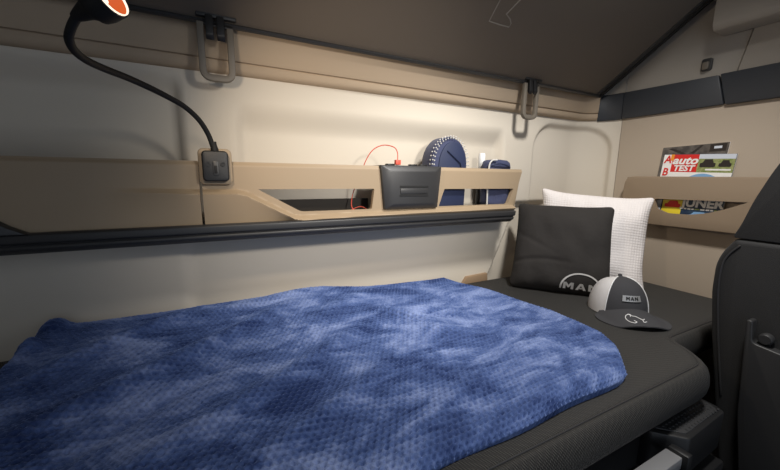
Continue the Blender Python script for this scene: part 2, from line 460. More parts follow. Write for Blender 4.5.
# ------------------------------------------------------------------ wall shelf
t = thing('wall_shelf', (.2, 1.03, -.165), 'long beige moulded wall shelf with two slots and dark lower edge', 'shelf')
def crease(x):
    return np.interp(x, [-.8, -.204, -.027, .060, .080, .200, .222, .436, 1.12], [-.033, -.034, -.040, -.041, -.046, -.112, -.116, -.112, -.108])
def front_y(x, z):
    fade = sst(-.23, -.03, x)
    t_ = crease(x) - z
    k = np.clip((t_ + .002) / .011, 0, 1)                      # chamfered ledge facing up
    back = np.clip((t_ - .010) / np.maximum(crease(x) + .126 - .010, .012), 0, 1)   # then the face falls back
    bul = .008 * sst(-.05, -.125, z) * sst(-.02, -.25, x)
    return .984 - fade * (.022 * k - .015 * back) - bul + .006 * sst(.020, .032, z)
def shelf_piece(name, x0, x1, slant=0.0, yb=1.088, parent=t):
    xs = np.arange(0, 1.0001, .0035 / (x1 - x0)); zs = np.concatenate([np.arange(-.126, .0319, .002), [.032]])
    U, ZZ = np.meshgrid(xs, zs, indexing='ij')
    XX = x0 + U * (x1 - x0 + slant * (ZZ - .032))
    thick = .016
    Ff = np.stack([XX, front_y(XX, ZZ), ZZ], -1).reshape(-1, 3)
    Fb = np.stack([XX, np.full_like(XX, .982 + thick), ZZ], -1).reshape(-1, 3)
    nu, nv = XX.shape; n = nu * nv
    def loop():
        return [i * nv for i in range(nu)] + [(nu - 1) * nv + j for j in range(1, nv)] + [i * nv + nv - 1 for i in range(nu - 2, -1, -1)] + [j for j in range(nv - 2, 0, -1)]
    lp = loop(); side = [(lp[i], lp[i - 1], lp[i - 1] + n, lp[i] + n) for i in range(len(lp))]
    Fs = [tuple(q) for q in gridfaces(nu, nv)] + [tuple(q) for q in gridfaces(nu, nv, n, flip=True)] + side
    return build(name, [tuple(v) for v in np.concatenate([Ff, Fb])], Fs, M['shelf'], parent)
fp = shelf_piece('front_panel', -.0215, 1.100, .30)
def cutter(pts, rad):
    c = MB().prism(roundpoly(pts, rad), lambda p: (p[0], .90, p[1]), lambda p: (p[0], 1.05, p[1])).make('slot_cut', M['shelf'])
    return c
bpy.context.view_layer.update()
boolean_cut(fp, [cutter([(.109, -.039), (.453, -.0395), (.444, -.104), (.224, -.104)], [.004, .006, .006, .012]),
                 cutter([(.722, -.042), (1.056, -.043), (1.030, -.103), (.700, -.103)], [.005, .006, .008, .006]),
                 cutter([(.468, .06), (.70, .06), (.688, -.106), (.484, -.106)], [0, 0, .006, .006])])
shelf_piece('side_panel', -.78, -.0245)
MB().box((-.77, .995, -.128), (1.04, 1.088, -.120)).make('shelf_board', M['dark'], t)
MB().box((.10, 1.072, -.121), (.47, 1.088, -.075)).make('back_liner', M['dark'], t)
MB().box((-.77, .997, .018), (-.02, 1.094, .030)).make('top_board', M['shelf'], t, bevel=.003)
MB().prism([(1.074, -.124), (1.050, -.124), (1.086, .031), (1.100, .031)], lambda p: (p[0], .99, p[1]), lambda p: (p[0], 1.092, p[1])).make('end_panel', M['shelf'], t, bevel=.003)
# dark lower edge with a shadow groove
prof = [(.966, -.126), (.959, -.130), (.959, -.146), (.968, -.150), (.963, -.154), (.963, -.160), (.978, -.172), (1.090, -.172), (1.090, -.126)]
V = []
xsv = [-.78, -.42, -.385, -.36, -.33, -.29] + [i * .1 for i in range(-2, 11)] + [1.052]
MB().prism(prof, lambda p: (-.78, p[0], p[1]), lambda p: (1.053 + .2 * (p[1] + .126), p[0], p[1])).make('lower_edge', M['dgrey'], t, bevel=.002)
MB().prism([(-.78, -.075), (-.44, -.078), (-.402, -.090), (-.372, -.112), (-.345, -.127), (-.78, -.127)], lambda p: (p[0], .953, p[1]), lambda p: (p[0], .985, p[1])).make('corner_cap', M['dgrey'], t, bevel=.003)
# charging console between the slots
c = MB()
TZ, BZ = .034, -.105
out = [(.470, TZ), (.700, TZ), (.688, BZ), (.484, BZ)]
inn = [(.502, TZ - .018), (.668, TZ - .018), (.660, BZ + .016), (.512, BZ + .016)]
yf, yi = .974, .962
v = [(a, 1.045, b) for a, b in out] + [(a, yf, b) for a, b in out] + [(a, yi, b) for a, b in inn]
c.add(v, [(0, 1, 2, 3), (11, 10, 9, 8)] + [(i, 4 + i, 4 + (i + 1) % 4, (i + 1) % 4) for i in range(4)] + [(4 + i, 8 + i, 8 + (i + 1) % 4, 4 + (i + 1) % 4) for i in range(4)])
con = c.make('charging_console', M['dgrey'], t, bevel=.003)
for z0 in (-.030, -.058):
    MB().box((.532, .9605, z0 - .006), (.640, .966, z0)).make('vent_slot', M['rubber'], con)
MB().box((.534, .9595, -.056), (.638, .965, -.038)).make('flap', M['dgrey'], con, bevel=.002)
for x0 in (.497, .582, .620):
    MB().box((x0, .982, .033), (x0 + .026, 1.0, .039)).make('usb_socket', M['black'], con, bevel=.001)

# ------------------------------------------------------------------ red charging cable
tc = thing('charging_cable', (.537, .99, .04), 'thin red charging cable plugged into the dark console and trailing into the slot', 'cable')
pl = MB().box((.529, .984, .036), (.547, .998, .052)).make('plug', M['red'], tc, bevel=.002)
MB().box((.535, .988, .03), (.541, .994, .038)).make('connector', M['alu'], tc)
pth = spline([(.538, .991, .05), (.538, .993, .075), (.528, 1.0, .092), (.500, 1.02, .098), (.468, 1.03, .082), (.446, 1.04, .045), (.43, 1.05, -.01), (.405, 1.045, -.055), (.395, 1.03, -.10), (.42, 1.02, -.116), (.45, 1.03, -.112), (.43, 1.045, -.10), (.39, 1.04, -.112), (.37, 1.03, -.117)], 8)
MB().tube(pth, .0016, 8).make('wire', M['red'], tc)

# ------------------------------------------------------------------ things standing on the shelf
def arch(x0, x1, z0, z1, tilt=0.0, n=14):
    w = (x1 - x0) / 2; cxm = (x0 + x1) / 2; pts = [(x0 + .004, z0)]
    k = z1 - w * 1.25
    for i in range(n + 1):
        a = math.pi - math.pi * i / n
        pts.append((cxm + w * math.cos(a), k + w * 1.25 * math.sin(a)))
    pts.append((x1 - .004, z0))
    return [(p[0] + tilt * (p[1] - z0), p[1]) for p in pts]
SB = -.120
t = thing('round_pouch', (.775, 1.04, SB), 'navy arch-shaped pouch with dotted pale edge standing on the shelf', 'pouch')
pa = arch(.682, .838, SB, .140)
MB().prism(pa, lambda p: (p[0], 1.008, p[1]), lambda p: (p[0], 1.078, p[1])).make('body', M['navy'], t, bevel=.008, seg=3)
inner = [((p[0] - .760) * .78 + .760 + .010, (p[1] - SB) * .92 + SB + .004) for p in pa]
MB().prism(inner, lambda p: (p[0], 1.003, p[1]), lambda p: (p[0], 1.012, p[1])).make('front_panel', M['navydark'], t, bevel=.003)
mb = MB(); rim = spline([(p[0], 1.006, p[1]) for p in pa[1:-1]], 3)
for i, q in enumerate(rim):
    for off, yy in ((0.0, 1.003), (.007, 1.002), (.0, 1.018)):
        if (i + int(yy * 1000)) % 2 == 0:
            cc = Vector((.760, 0, .03)); dd = (Vector((q.x, 0, q.z)) - cc).normalized()
            p = Vector((q.x, yy, q.z)) - dd * (.004 + off)
            mb.lathe([(.0005, -.003), (.0028, -.001), (.0028, .001), (.0005, .003)], p + dd * .005, (0, 1, 0), 6)
mb.make('dotted_edge', M['bead'], t)
MB().tube([(.742, 1.001, .09), (.80, .999, .05), (.826, 1.0, -.02)], .0025, 6).make('strap', M['navydark'], t)

t = thing('wash_bag', (1.0, 1.04, SB), 'soft navy wash bag with pale zip standing at the right shelf end', 'bag')
nu, nv = 40, 26
U, Vv = np.meshgrid(np.linspace(0, 2 * math.pi, nu, endpoint=False), np.linspace(0, 1, nv), indexing='ij')
def sp(a, e): return np.sign(a) * np.abs(a) ** e
pr = np.interp(Vv, [0, .04, .12, .5, .85, .93, .98, 1], [.0, .8, .97, 1.0, .98, .9, .6, .0])
xx = 1.0 + .064 * pr * sp(np.cos(U), .45); yy = 1.028 + .026 * pr * sp(np.sin(U), .5); zz2 = SB + Vv * .192
nz = np.array([[noise.noise(Vector((xx[i, j] * 22, yy[i, j] * 22, zz2[i, j] * 22))) for j in range(nv)] for i in range(nu)])
xx += nz * .004; yy += nz * .008; zz2 = zz2 + (Vv > .5) * nz * .010
bag = fast('body', np.stack([xx, yy, zz2], -1).reshape(-1, 3), gridfaces(nu, nv, wrap=True), M['navy'], t)
MB().tube(spline([(.937, 1.000, SB + .01), (.935, 1.0, -.02), (.937, 1.0, .04), (.950, 1.0, .062), (.975, .999, .066)], 6), .003, 8).make('zip', M['bead'], t)
MB().tube(spline([(.95, 1.0, .045), (.98, .994, .052), (1.02, .995, .047), (1.05, 1.005, .04)], 6), .0025, 6).make('seam', M['navydark'], t)

t = thing('small_bottle', (.966, 1.0745, SB), 'slim bottle with white cap between navy pouch and wash bag', 'bottle')
MB().lathe([(.0, 0), (.016, .001), (.0175, .004), (.0175, .135), (.013, .15), (.010, .155)], (.966, 1.0745, SB), (0, 0, 1), 20).make('body', M['dgrey'], t)
MB().lathe([(.012, .150), (.0135, .153), (.0135, .208), (.011, .214), (0, .215)], (.966, 1.0745, SB), (0, 0, 1), 20).make('cap', M['white'], t)

# ------------------------------------------------------------------ reading lamp
t = thing('reading_lamp', (.012, .97, -.018), 'black gooseneck reading lamp with glowing head plugged into the shelf', 'lamp')
MB().prism(rrect(-.026, -.026, .049, .062, .012), lambda p: (p[0], .970, p[1]), lambda p: (p[0], .984, p[1])).make('mounting_frame', M['shelf'], t, bevel=.003)
pb = MB().prism(rrect(-.018, -.018, .041, .056, .010), lambda p: (p[0], .952, p[1]), lambda p: (p[0], .974, p[1])).make('base_plate', M['black'], t, bevel=.004, seg=3)
for xx_ in (-.005, .028):
    MB().lathe([(.0055, 0), (.0055, .003), (.003, .003), (.003, .001)], (xx_, .9525, .024), (0, -1, 0), 14).make('screw', M['black'], pb)
MB().prism(rrect(.005, -.004, .018, .032, .006), lambda p: (p[0], .9495, p[1]), lambda p: (p[0], .954, p[1])).make('switch', M['dgrey'], pb, bevel=.001)
MB().box((.0085, .9475, .002), (.0145, .951, .020)).make('switch_rocker', M['rubber'], pb, bevel=.001)
MB().lathe([(.009, 0), (.0085, .010), (.0065, .018), (.006, .026)], (.012, .964, .052), (-.05, -.05, 1), 16).make('collar', M['rubber'], t)
def ony(px_, py_, y):
    d_ = Matrix((X, Y, Z)) @ Vector((px_ - 390, -(py_ - 235), -f_px)); return d_ * (y / d_.y)
neck_px = [(213, 147, .964), (208, 134, .955), (199, 120, .935), (185, 107, .91), (168, 97, .88), (148, 87, .845), (128, 78, .81), (105, 69, .765), (86, 60, .725), (74, 50, .695), (69, 39, .67), (71, 28, .655), (77, 16, .642)]
neck = spline([ony(*q) for q in neck_px], 6)
MB().tube(neck, [.0058] * len(neck), 12).make('gooseneck', M['rubber'], t)
h0 = neck[-1]; ax = (ony(124, -10, .60) - ony(77, 16, .642)).normalized()
head = MB().lathe([(.006, -.004), (.0085, .004), (.012, .018), (.017, .026), (.0225, .031), (.0245, .04), (.0245, .058), (.0225, .058), (.0215, .045), (.012, .036)], h0, ax, 28).make('lamp_head', M['rubber'], t)
MB().lathe([(.0215, .0575), (.017, .046), (.009, .040), (.004, .039)], h0, ax, 24, cap=(False, True)).make('reflector', M['glowo'], head)
MB().lathe([(.0226, .0575), (.0226, .0600), (.0213, .0600), (.0213, .0575)], h0, ax, 28, cap=(False, False)).make('lens_ring', M['gloww'], head)
MB().lathe([(.002, .039), (.005, .044), (.004, .049), (.001, .051)], h0, ax, 12).make('bulb', M['gloww'], head)
LAMP_POS, LAMP_AX = h0 + ax * .07, ax

# ------------------------------------------------------------------ magazine pocket and magazines on the end wall
t = thing('magazine_pocket', (1.66, .6, -.2), 'brown wall pocket with curved slot holding magazines behind the seat', 'magazine holder')
XP = 1.648
k = XP / 1.7
def pk(pts): return [(a * k, b * k) for a, b in pts]
op = roundpoly(pk([(.935, -.20), (.925, .012), (.30, .012), (.30, -.195), (.52, -.195), (.80, -.195)]), [.02, .035, .03, .03, 0, 0])
pp = MB().prism(op, lambda p: (XP, p[0], p[1]), lambda p: (XP + .012, p[0], p[1])).make('pocket_front', M['pocket'], t, bevel=.004)
sl = roundpoly(pk([(.797, -.083), (.500, -.078), (.56, -.108), (.61, -.128), (.67, -.140), (.74, -.141), (.782, -.125)]), [.012, .004, .01, .01, .01, .01, .01])
ct = MB().prism(sl, lambda p: (1.6, p[0], p[1]), lambda p: (1.68, p[0], p[1])).make('slot_cut', M['pocket'])
bpy.context.view_layer.update()
boolean_cut(pp, [ct])
MB().box((XP + .01, .30, -.188), (1.6996, .895, -.178)).make('pocket_floor', M['pocket'], t)
for yy_ in (.30, .885): MB().box((XP + .01, yy_, -.185), (1.6996, yy_ + .008, .008)).make('pocket_side', M['pocket'], t)

def magazine(name, label, xm, y0, y1, zt0, zt1, zb, lean, coverm):
    """cover quad in the end-wall plane: y0 is its left edge seen from the bed, y1 its right edge"""
    t = thing(name, (xm, (y0 + y1) / 2, zb), label, 'magazine', 'magazines in the wall pocket')
    def P(u, v, h=0.0):            # u 0..1 left to right, v 0..1 bottom to top
        y = y0 + (y1 - y0) * u - .018 * (1 - v) * -1
        z = zb + (zt0 + (zt1 - zt0) * u - zb) * v
        return (xm + lean * v - h, y, z)
    MB().add([P(0, 0), P(1, 0), P(1, 1), P(0, 1), P(0, 0, -.005), P(1, 0, -.005), P(1, 1, -.005), P(0, 1, -.005)],
             [(0, 1, 2, 3), (7, 6, 5, 4), (0, 4, 5, 1), (1, 5, 6, 2), (2, 6, 7, 3), (3, 7, 4, 0)]).make('pages', M['mag_white'], t)
    MB().add([P(0, 0, .0004), P(1, 0, .0004), P(1, 1, .0004), P(0, 1, .0004)], [(0, 1, 2, 3)]).make('cover', coverm, t)
    return t, P
tg, PG = magazine('magazine', 'grey car magazine standing behind the red-titled one in the wall pocket', 1.6905, .786, .576, .130, .138, -.17, .004, M['mag_grey'])
def patch(P, parent, name, m, pts, h=.0009): return MB().add([P(a, b, h) for a, b in pts], [tuple(range(len(pts)))]).make(name, m, parent)
patch(PG, tg, 'cover_emblem', M['mag_dark'], [(.74, .90), (.97, .90), (.97, .99), (.74, .99)])
patch(PG, tg, 'cover_emblem', M['mag_pale'], [(.80, .935), (.91, .935), (.91, .965), (.80, .965)], .0014)
patch(PG, tg, 'cover_stripe', M['mag_dark'], [(.10, .975), (.16, .985), (.40, .90), (.34, .89)])
patch(PG, tg, 'cover_stripe', M['mag_dark'], [(.46, .90), (.52, .89), (.64, .99), (.60, .99)])

tm, PM = magazine('magazine', 'red and white car magazine in front, showing through the pocket slot', 1.680, .772, .546, .102, .094, -.172, .004, M['mag_navy'])
def zv(z): return (z + .172) / .272
patch(PM, tm, 'title_block', M['mag_red'], [(.14, zv(.030)), (.52, zv(.030)), (.52, .995), (.14, .995)])
patch(PM, tm, 'side_strip', M['mag_white'], [(0, zv(.0)), (.14, zv(.0)), (.14, .995), (0, .995)])
patch(PM, tm, 'cover_photo', M['mag_green'], [(.52, zv(.030)), (.995, zv(.030)), (.995, .995), (.52, .995)])
patch(PM, tm, 'photo_sky', M['mag_pale'], [(.52, zv(.082)), (.995, zv(.082)), (.995, .998), (.52, .998)], .0013)
patch(PM, tm, 'yellow_corner', M['orange'], [(.11, zv(.075)), (.16, zv(.075)), (.16, .998), (.11, .998)], .0014)
def car_patch(u0, u1, z0, z1, m, h=.0014):
    w = u1 - u0; zz_ = z1 - z0
    pts = [(0, .1), (.1, 0), (.9, 0), (1, .1), (1, .5), (.86, .58), (.76, 1), (.28, 1), (.16, .58), (0, .5)]
    patch(PM, tm, 'printed_car', m, [(u0 + a * w, zv(z0 + b * zz_)) for a, b in pts], h)
car_patch(.55, .76, .050, .080, M['mag_dark'], .0016); car_patch(.80, .96, .052, .077, M['mag_dark'], .0016)
patch(PM, tm, 'caption_bar', M['mag_white'], [(.64, zv(.038)), (.97, zv(.038)), (.97, zv(.044)), (.64, zv(.044))], .0014)
patch(PM, tm, 'lower_page', M['mag_white'], [(.14, zv(.0)), (.995, zv(.0)), (.995, zv(.030)), (.14, zv(.030))])
arcp = [(.30 + .65 * i / 12, zv(-.01 + .036 * math.sin(math.pi * i / 12))) for i in range(13)]
patch(PM, tm, 'printed_roof', M['mag_sky'], arcp, .0014)
patch(PM, tm, 'inset_photo', M['mag_yellow'], [(.14, zv(-.165)), (.44, zv(-.165)), (.44, zv(-.06)), (.14, zv(-.06))])
car_patch(.18, .42, -.112, -.085, M['mag_red'], .0016)
patch(PM, tm, 'side_tab', M['mag_pale'], [(.02, zv(-.13)), (.12, zv(-.13)), (.12, zv(-.085)), (.02, zv(-.085))])
car_patch(.55, .85, -.150, -.124, M['mag_sky'], .0016)
u_ = .48
while u_ < .95:
    w_ = random.uniform(.03, .07)
    patch(PM, tm, 'caption_bar', M['mag_white'] if random.random() < .6 else M['mag_green'], [(u_, zv(-.1165)), (u_ + w_, zv(-.1165)), (u_ + w_, zv(-.111)), (u_, zv(-.111))], .0014); u_ += w_ + .012
def mag_text(s, size, u, z, m, bold, shear, name, sx=1.0):
    V, F = text_verts(s, size, bold, shear)
    MB().add([PM(u + a * sx / .233, zv(z + b), .0022) for a, b, c in V], F).make(name, m, tm)
mag_text('auto', .042, .33, .062, M['mag_white'], .0014, .25, 'title_text', 1.12)
mag_text('TEST', .031, .33, .035, M['mag_white'], .0010, .15, 'title_text', 1.05)
mag_text('A', .042, .072, .066, M['mag_red'], .001, .1, 'side_letter', .9)
mag_text('B', .042, .066, .016, M['mag_red'], .001, .1, 'side_letter', .9)
mag_text('JUNER', .046, .72, -.1045, M['mag_white'], .002, .0, 'headline_text', 1.0)

# ------------------------------------------------------------------ mattress
HB = -.44
ol = roundpoly([(-.78, .33), (1.035, .33), (1.085, .385), (1.112, .437), (1.645, .437), (1.645, 1.072), (-.78, 1.072)], [.01, .05, .03, .03, .02, .06, .01], 10)
def densify(pts, step=.03):
    out = []
    for i in range(len(pts)):
        a = Vector(pts[i]); b = Vector(pts[(i + 1) % len(pts)]); n = max(1, int((b - a).length / step))
        for q in range(n): out.append(tuple(a.lerp(b, q / n)))
    return out
ol = densify(ol); n = len(ol)
nor = []
for i in range(n):
    a = Vector(ol[i - 1]); b = Vector(ol[(i + 1) % n]); d_ = (b - a).normalized(); nor.append(Vector((d_.y, -d_.x)))
rings = [(-.020, -.4385), (-.006, -.4395), (-.0035, -.4425), (0.0, -.4425), (.003, -.441), (.009, -.444), (.017, -.453), (.022, -.468), (.024, -.487), (.022, -.505), (.014, -.522), (.0, -.534)]
V = []; Fc = []
for (o_, z_) in rings:
    for i in range(n): V.append((ol[i][0] + nor[i].x * o_, ol[i][1] + nor[i].y * o_, z_))
for j in range(len(rings) - 1):
    for i in range(n): Fc.append((j * n + i, j * n + (i + 1) % n, (j + 1) * n + (i + 1) % n, (j + 1) * n + i))
from mathutils.geometry import delaunay_2d_cdt
def in_poly(x, y, P):
    c_ = False
    for i in range(len(P)):
        (xa, ya), (xb, yb_) = P[i - 1], P[i]
        if (ya > y) != (yb_ > y) and x < (xb - xa) * (y - ya) / (yb_ - ya) + xa: c_ = not c_
    return c_
r0 = [V[i][:2] for i in range(n)]; inner_ = [V[i][:2] for i in range(n)]
gp = [(x * .08 - .76, y * .06 + .36) for x in range(31) for y in range(13)]
gp = [p for p in gp if in_poly(p[0], p[1], r0) and min(math.hypot(p[0] - q[0], p[1] - q[1]) for q in r0) > .02]
cv, ce, cf, *_ = delaunay_2d_cdt([Vector(p) for p in r0 + gp], [(i, (i + 1) % n) for i in range(n)], [], 1, 1e-6)
for (zt_, flip) in ((rings[0][1], 0), (rings[-1][1], 1)):
    b0 = len(V); V += [(p.x, p.y, zt_) for p in cv]; Fc += [tuple(b0 + q for q in (f_[::-1] if flip else f_)) for f_ in cf]
t = thing('mattress', (.4, .75, -.55), 'dark grey woven bunk mattress with notched front corner under the blanket', 'mattress')
build('cover', V, Fc, M['mattress'], t, smooth=70, clean=True)
MB().tube([(p[0] + nor[i].x * -.003, p[1] + nor[i].y * -.003, -.4415) for i, p in enumerate(ol)] , .0016, 6).make('seam_piping', M['dgrey'], t)

# ------------------------------------------------------------------ storage box below the bed
t = thing('storage_box', (.3, .7, ZF), 'black plastic storage box under the bunk with aluminium grab bar', 'storage box')
MB().box((-.78, .352, ZF), (1.09, 1.06, -.536)).make('body', M['black'], t, bevel=.006)
TP = -.558
MB().prism(roundpoly([(.838, .40), (1.092, .40), (1.092, .312), (1.078, .288), (.889, .282), (.838, .335)], [0, 0, .008, .008, .008, .008]), lambda p: (p[0], p[1], TP), lambda p: (p[0], p[1], TP - .10)).make('side_tray', M['black'], t, bevel=.005)
pad = MB().prism(roundpoly([(.858, .36), (1.078, .36), (1.078, .316), (1.066, .299), (.900, .294), (.858, .336)], .006), lambda p: (p[0], p[1], TP + .002), lambda p: (p[0], p[1], TP - .002)).make('rubber_pad', M['dgrey'], t, bevel=.001)
mb = MB(); random.seed(2)
for i in range(15):
    for j in range(5):
        a = .872 + i * .0140 + (j % 2) * .007; b = .2985 + j * .0105
        if a < 1.070 and b > .2965 + max(0, .902 - a) * 1.0:
            mb.lathe([(.0030, 0), (.0024, .0018), (.0, .0022)], (a, b, TP + .002), (0, 0, 1), 8, cap=(False, False))
mb.make('grip_studs', M['dgrey'], pad)
MB().prism(roundpoly([(.30, .352), (.838, .352), (.838, .318), (.81, .308), (.30, .318)], .004), lambda p: (p[0], p[1], -.66), lambda p: (p[0], p[1], -.69)).make('recess_floor', M['black'], t, bevel=.003)
MB().box((.25, .271, -.600), (.835, .302, -.572)).make('grab_bar', M['alu'], t, bevel=.003)
MB().box((.836, .262, -.620), (.856, .300, -.566)).make('bar_bracket', M['black'], t, bevel=.004)
MB().box((.25, .275, ZF + .05), (1.09, .352, -.69)).make('front_panel', M['black'], t, bevel=.006)

# ------------------------------------------------------------------ blanket
def xr(y): return np.interp(y, [.33, .38, .42, .47, .55, .64, .75, .90, 1.0, 1.09], [.745, .83, .89, .925, .945, .940, .905, .852, .818, .795])
def yfr(x): return np.interp(x, [-.75, .2, .5, .74, .86, .93], [.360, .362, .364, .368, .384, .41])
nu, nv = 800, 480
U, Vv = np.meshgrid(np.linspace(0, 1, nu), np.linspace(0, 1, nv), indexing='ij')
yb = 1.0765
Yg = .35 + (yb - .35) * Vv
xl = -.388 - .11 * sst(.97, .55, Yg)
Xg = xl + (xr(Yg) + .003 * np.sin(Yg * 31) - xl) * U
Yg = yfr(Xg) + .0025 * np.sin(Xg * 23 + .7) + (yb - yfr(Xg)) * Vv
# distance to the blanket's border (approximate, in metres)
db = np.minimum(np.minimum(U * (xr(Yg) - xl), (1 - U) * (xr(Yg) - xl)), np.minimum(Vv * (yb - .35), (1 - Vv) * (yb - .35)))
er = np.clip(db / .028, 0, 1); edge = np.sqrt(np.clip(1 - (1 - er) ** 2, 0, 1))
base = .026 + .040 * sst(.55, 1.08, Yg) * (1 - .55 * sst(.2, .82, Xg)) + .004 * sst(.1, -.4, Xg)
def ridge(x0, y0, x1, y1, w, h):
    dx, dy = x1 - x0, y1 - y0; L2 = dx * dx + dy * dy
    tt = np.clip(((Xg - x0) * dx + (Yg - y0) * dy) / L2, 0, 1)
    dd = np.hypot(Xg - x0 - tt * dx, Yg - y0 - tt * dy)
    return 1.5 * h * np.exp(-(dd / w) ** 2) * np.sin(math.pi * np.clip(tt, .04, .96)) ** .6
for a in [(-.36, .62, .18, .98, .022, .012), (-.30, .52, .05, .80, .018, -.007), (-.34, .80, -.05, 1.03, .02, .012), (-.2, .48, .35, .80, .025, .009), (.0, .45, .33, .62, .022, .008),
          (.40, .86, .52, .72, .022, .012), (.50, .80, .64, .74, .02, -.009), (.46, .72, .6, .62, .03, .010), (.2, .85, .5, 1.02, .03, .008), (.25, .42, .55, .52, .03, .007),
          (.62, .95, .80, .78, .03, .006), (-.1, .98, .3, 1.05, .02, .008), (-.356, 1.0, -.346, 1.06, .022, .016), (-.371, .92, -.361, .965, .02, .014), (.55, .5, .8, .55, .035, .008)]:
    base = base + ridge(*a)
for (a, b, ph, h) in ((9, 5, .3, .004), (-6, 13, 1.1, .003), (17, -11, 2.0, .002)): base = base + h * np.sin(a * Xg + b * Yg + ph)
zb_ = HB + .001 + base * edge
drop = base * (1 - edge)
Yp = Yg + np.where(Vv < .5, -drop, drop); Xp = Xg + np.where(U > .5, drop, -drop)   # the weave follows the cloth over its border
c = .0128
p1 = Xp / c; p2 = Yp / (c * .82)
row = np.round(p2); q1 = p1 + .5 * np.mod(row, 2)
hx = (q1 - np.round(q1)) * c; hy = (p2 - row) * c * .82
puff = 1 - np.exp(-(hx * hx + hy * hy) / .0034 ** 2)
fa = np.abs(np.sin(math.pi * p2)); puff = .8 * puff + .2 * fa ** .6
rng = np.random.RandomState(3)
P0 = np.stack([Xg, Yg, zb_], -1)
nn_ = np.cross(np.gradient(P0, axis=0), np.gradient(P0, axis=1)); nn_ /= np.linalg.norm(nn_, axis=-1, keepdims=True) + 1e-12
amp = (.0072 * puff + rng.rand(nu, nv) * .0014) * np.clip(db / .003, 0, 1)
P0 = P0 + nn_ * amp[..., None]
P0[..., 2] = np.maximum(P0[..., 2], HB + .0008)
top = P0.reshape(-1, 3)
n = nu * nv
lp = np.array([i * nv for i in range(nu)] + [(nu - 1) * nv + j for j in range(1, nv)] + [i * nv + nv - 1 for i in range(nu - 2, -1, -1)] + [j for j in range(nv - 2, 0, -1)])
bl = top[lp].copy(); bl[:, 2] = HB + .0005
F1 = gridfaces(nu, nv); k0 = n
lq = np.arange(len(lp)); sidef = np.stack([lp, np.roll(lp, 1), k0 + np.roll(lq, 1), k0 + lq], -1)
o = fast('blanket', np.concatenate([top, bl]), np.concatenate([F1, sidef]), M['blanket'], origin=(.25, .72, HB))
setp(o, 'navy blue waffle-textured plush blanket spread over the bunk mattress', 'blanket')

# ------------------------------------------------------------------ pillows
def pillow(name, label, c4, thick, m, group=None, nn=70, bow=.014, pinch=.03, nseed=0, wr=.006, blunt=.014, crease=0.0, mirror_cat='pillow'):
    BL, BR, TR, TL = [np.array(q) for q in c4]
    nrm = np.cross(BR - BL, TL - BL); nrm /= np.linalg.norm(nrm)     # faces the camera side
    ux = (BR - BL) / np.linalg.norm(BR - BL); uz = (TL - BL) / np.linalg.norm(TL - BL)
    def surf(u, v, side=1.0, off=0.0):
        u = np.asarray(u, float); v = np.asarray(v, float)
        a = 2 * u - 1; b = 2 * v - 1
        P = ((1 - u) * (1 - v))[..., None] * BL + (u * (1 - v))[..., None] * BR + (u * v)[..., None] * TR + ((1 - u) * v)[..., None] * TL
        # sides bow inwards between the pulled-out corners
        P = P - (np.sign(a) * np.abs(a) ** 3 * bow * (1 - b ** 4))[..., None] * ux - (np.sign(b) * np.abs(b) ** 3 * bow * (1 - a ** 4) * np.where(b > 0, 1.0, .25))[..., None] * uz
        cc = (np.abs(a) * np.abs(b)) ** 14 * blunt
        P = P - (cc * np.sign(a))[..., None] * ux - (cc * np.sign(b))[..., None] * uz
        h = np.clip((1 - np.abs(a) ** 2.6), 0, 1) ** .62 * np.clip((1 - np.abs(b) ** np.where(b < 0, 5.0, 2.6)), 0, 1) ** .62
        w = np.vectorize(lambda x, y: noise.noise(Vector((x * 3.2 + nseed, y * 3.2, .3))) + .5 * noise.noise(Vector((x * 8 + nseed, y * 5, 2.3))))(u, v)
        cz = np.exp(-((v - .27 - .05 * np.sin(4 * u)) / .022) ** 2) * sst(.75, .3, u) + .7 * np.exp(-((v - .62 + .5 * u) / .03) ** 2) * sst(.6, .2, u)
        hh = thick * h + wr * w * np.clip(h * 2.2, 0, 1) - crease * cz * np.clip(h * 2, 0, 1)
        return P + ((hh + .003) * side + off)[..., None] * nrm if np.ndim(hh) else P + ((hh + .003) * side + off) * nrm
    g = np.linspace(0, 1, nn); U, V = np.meshgrid(g, g, indexing='ij')
    A = surf(U, V, 1).reshape(-1, 3); Bk = surf(U, V, -1).reshape(-1, 3); n = nn * nn
    lp = np.array([i * nn for i in range(nn)] + [(nn - 1) * nn + j for j in range(1, nn)] + [i * nn + nn - 1 for i in range(nn - 2, -1, -1)] + [j for j in range(nn - 2, 0, -1)])
    sf = np.stack([lp, np.roll(lp, 1), n + np.roll(lp, 1), n + lp], -1)
    UV = np.stack([U.ravel(), V.ravel()], -1)
    VV = np.concatenate([A, Bk]); dz = HB + .0005 - VV[:, 2]
    VV[:, 2] += np.where(dz > 0, dz, 0)
    t = thing(name, tuple((BL + BR) / 2), label, mirror_cat, group)
    fast('cover', VV, np.concatenate([gridfaces(nn, nn), gridfaces(nn, nn, n, flip=True), sf]), m, t, UV=np.concatenate([UV, UV]))
    return t, surf
tb, sb = pillow('pillow', 'black square pillow with white arc logo leaning in front of the white one', [(1.045, .972, HB), (1.285, .690, HB), (1.352, .752, -.100), (1.172, 1.066, -.102)], .062, M['pillow_b'], 'pillows in the bunk corner', nseed=1.7, wr=.011, crease=.006)
tw, sw = pillow('pillow', 'white waffle-knit pillow leaning in the corner behind the black one', [(1.245, 1.03, HB), (1.470, .668, HB), (1.568, .722, -.064), (1.315, 1.072, -.035)], .062, M['waffle'], 'pillows in the bunk corner', nseed=8.1, wr=.014, bow=.024, crease=.004)
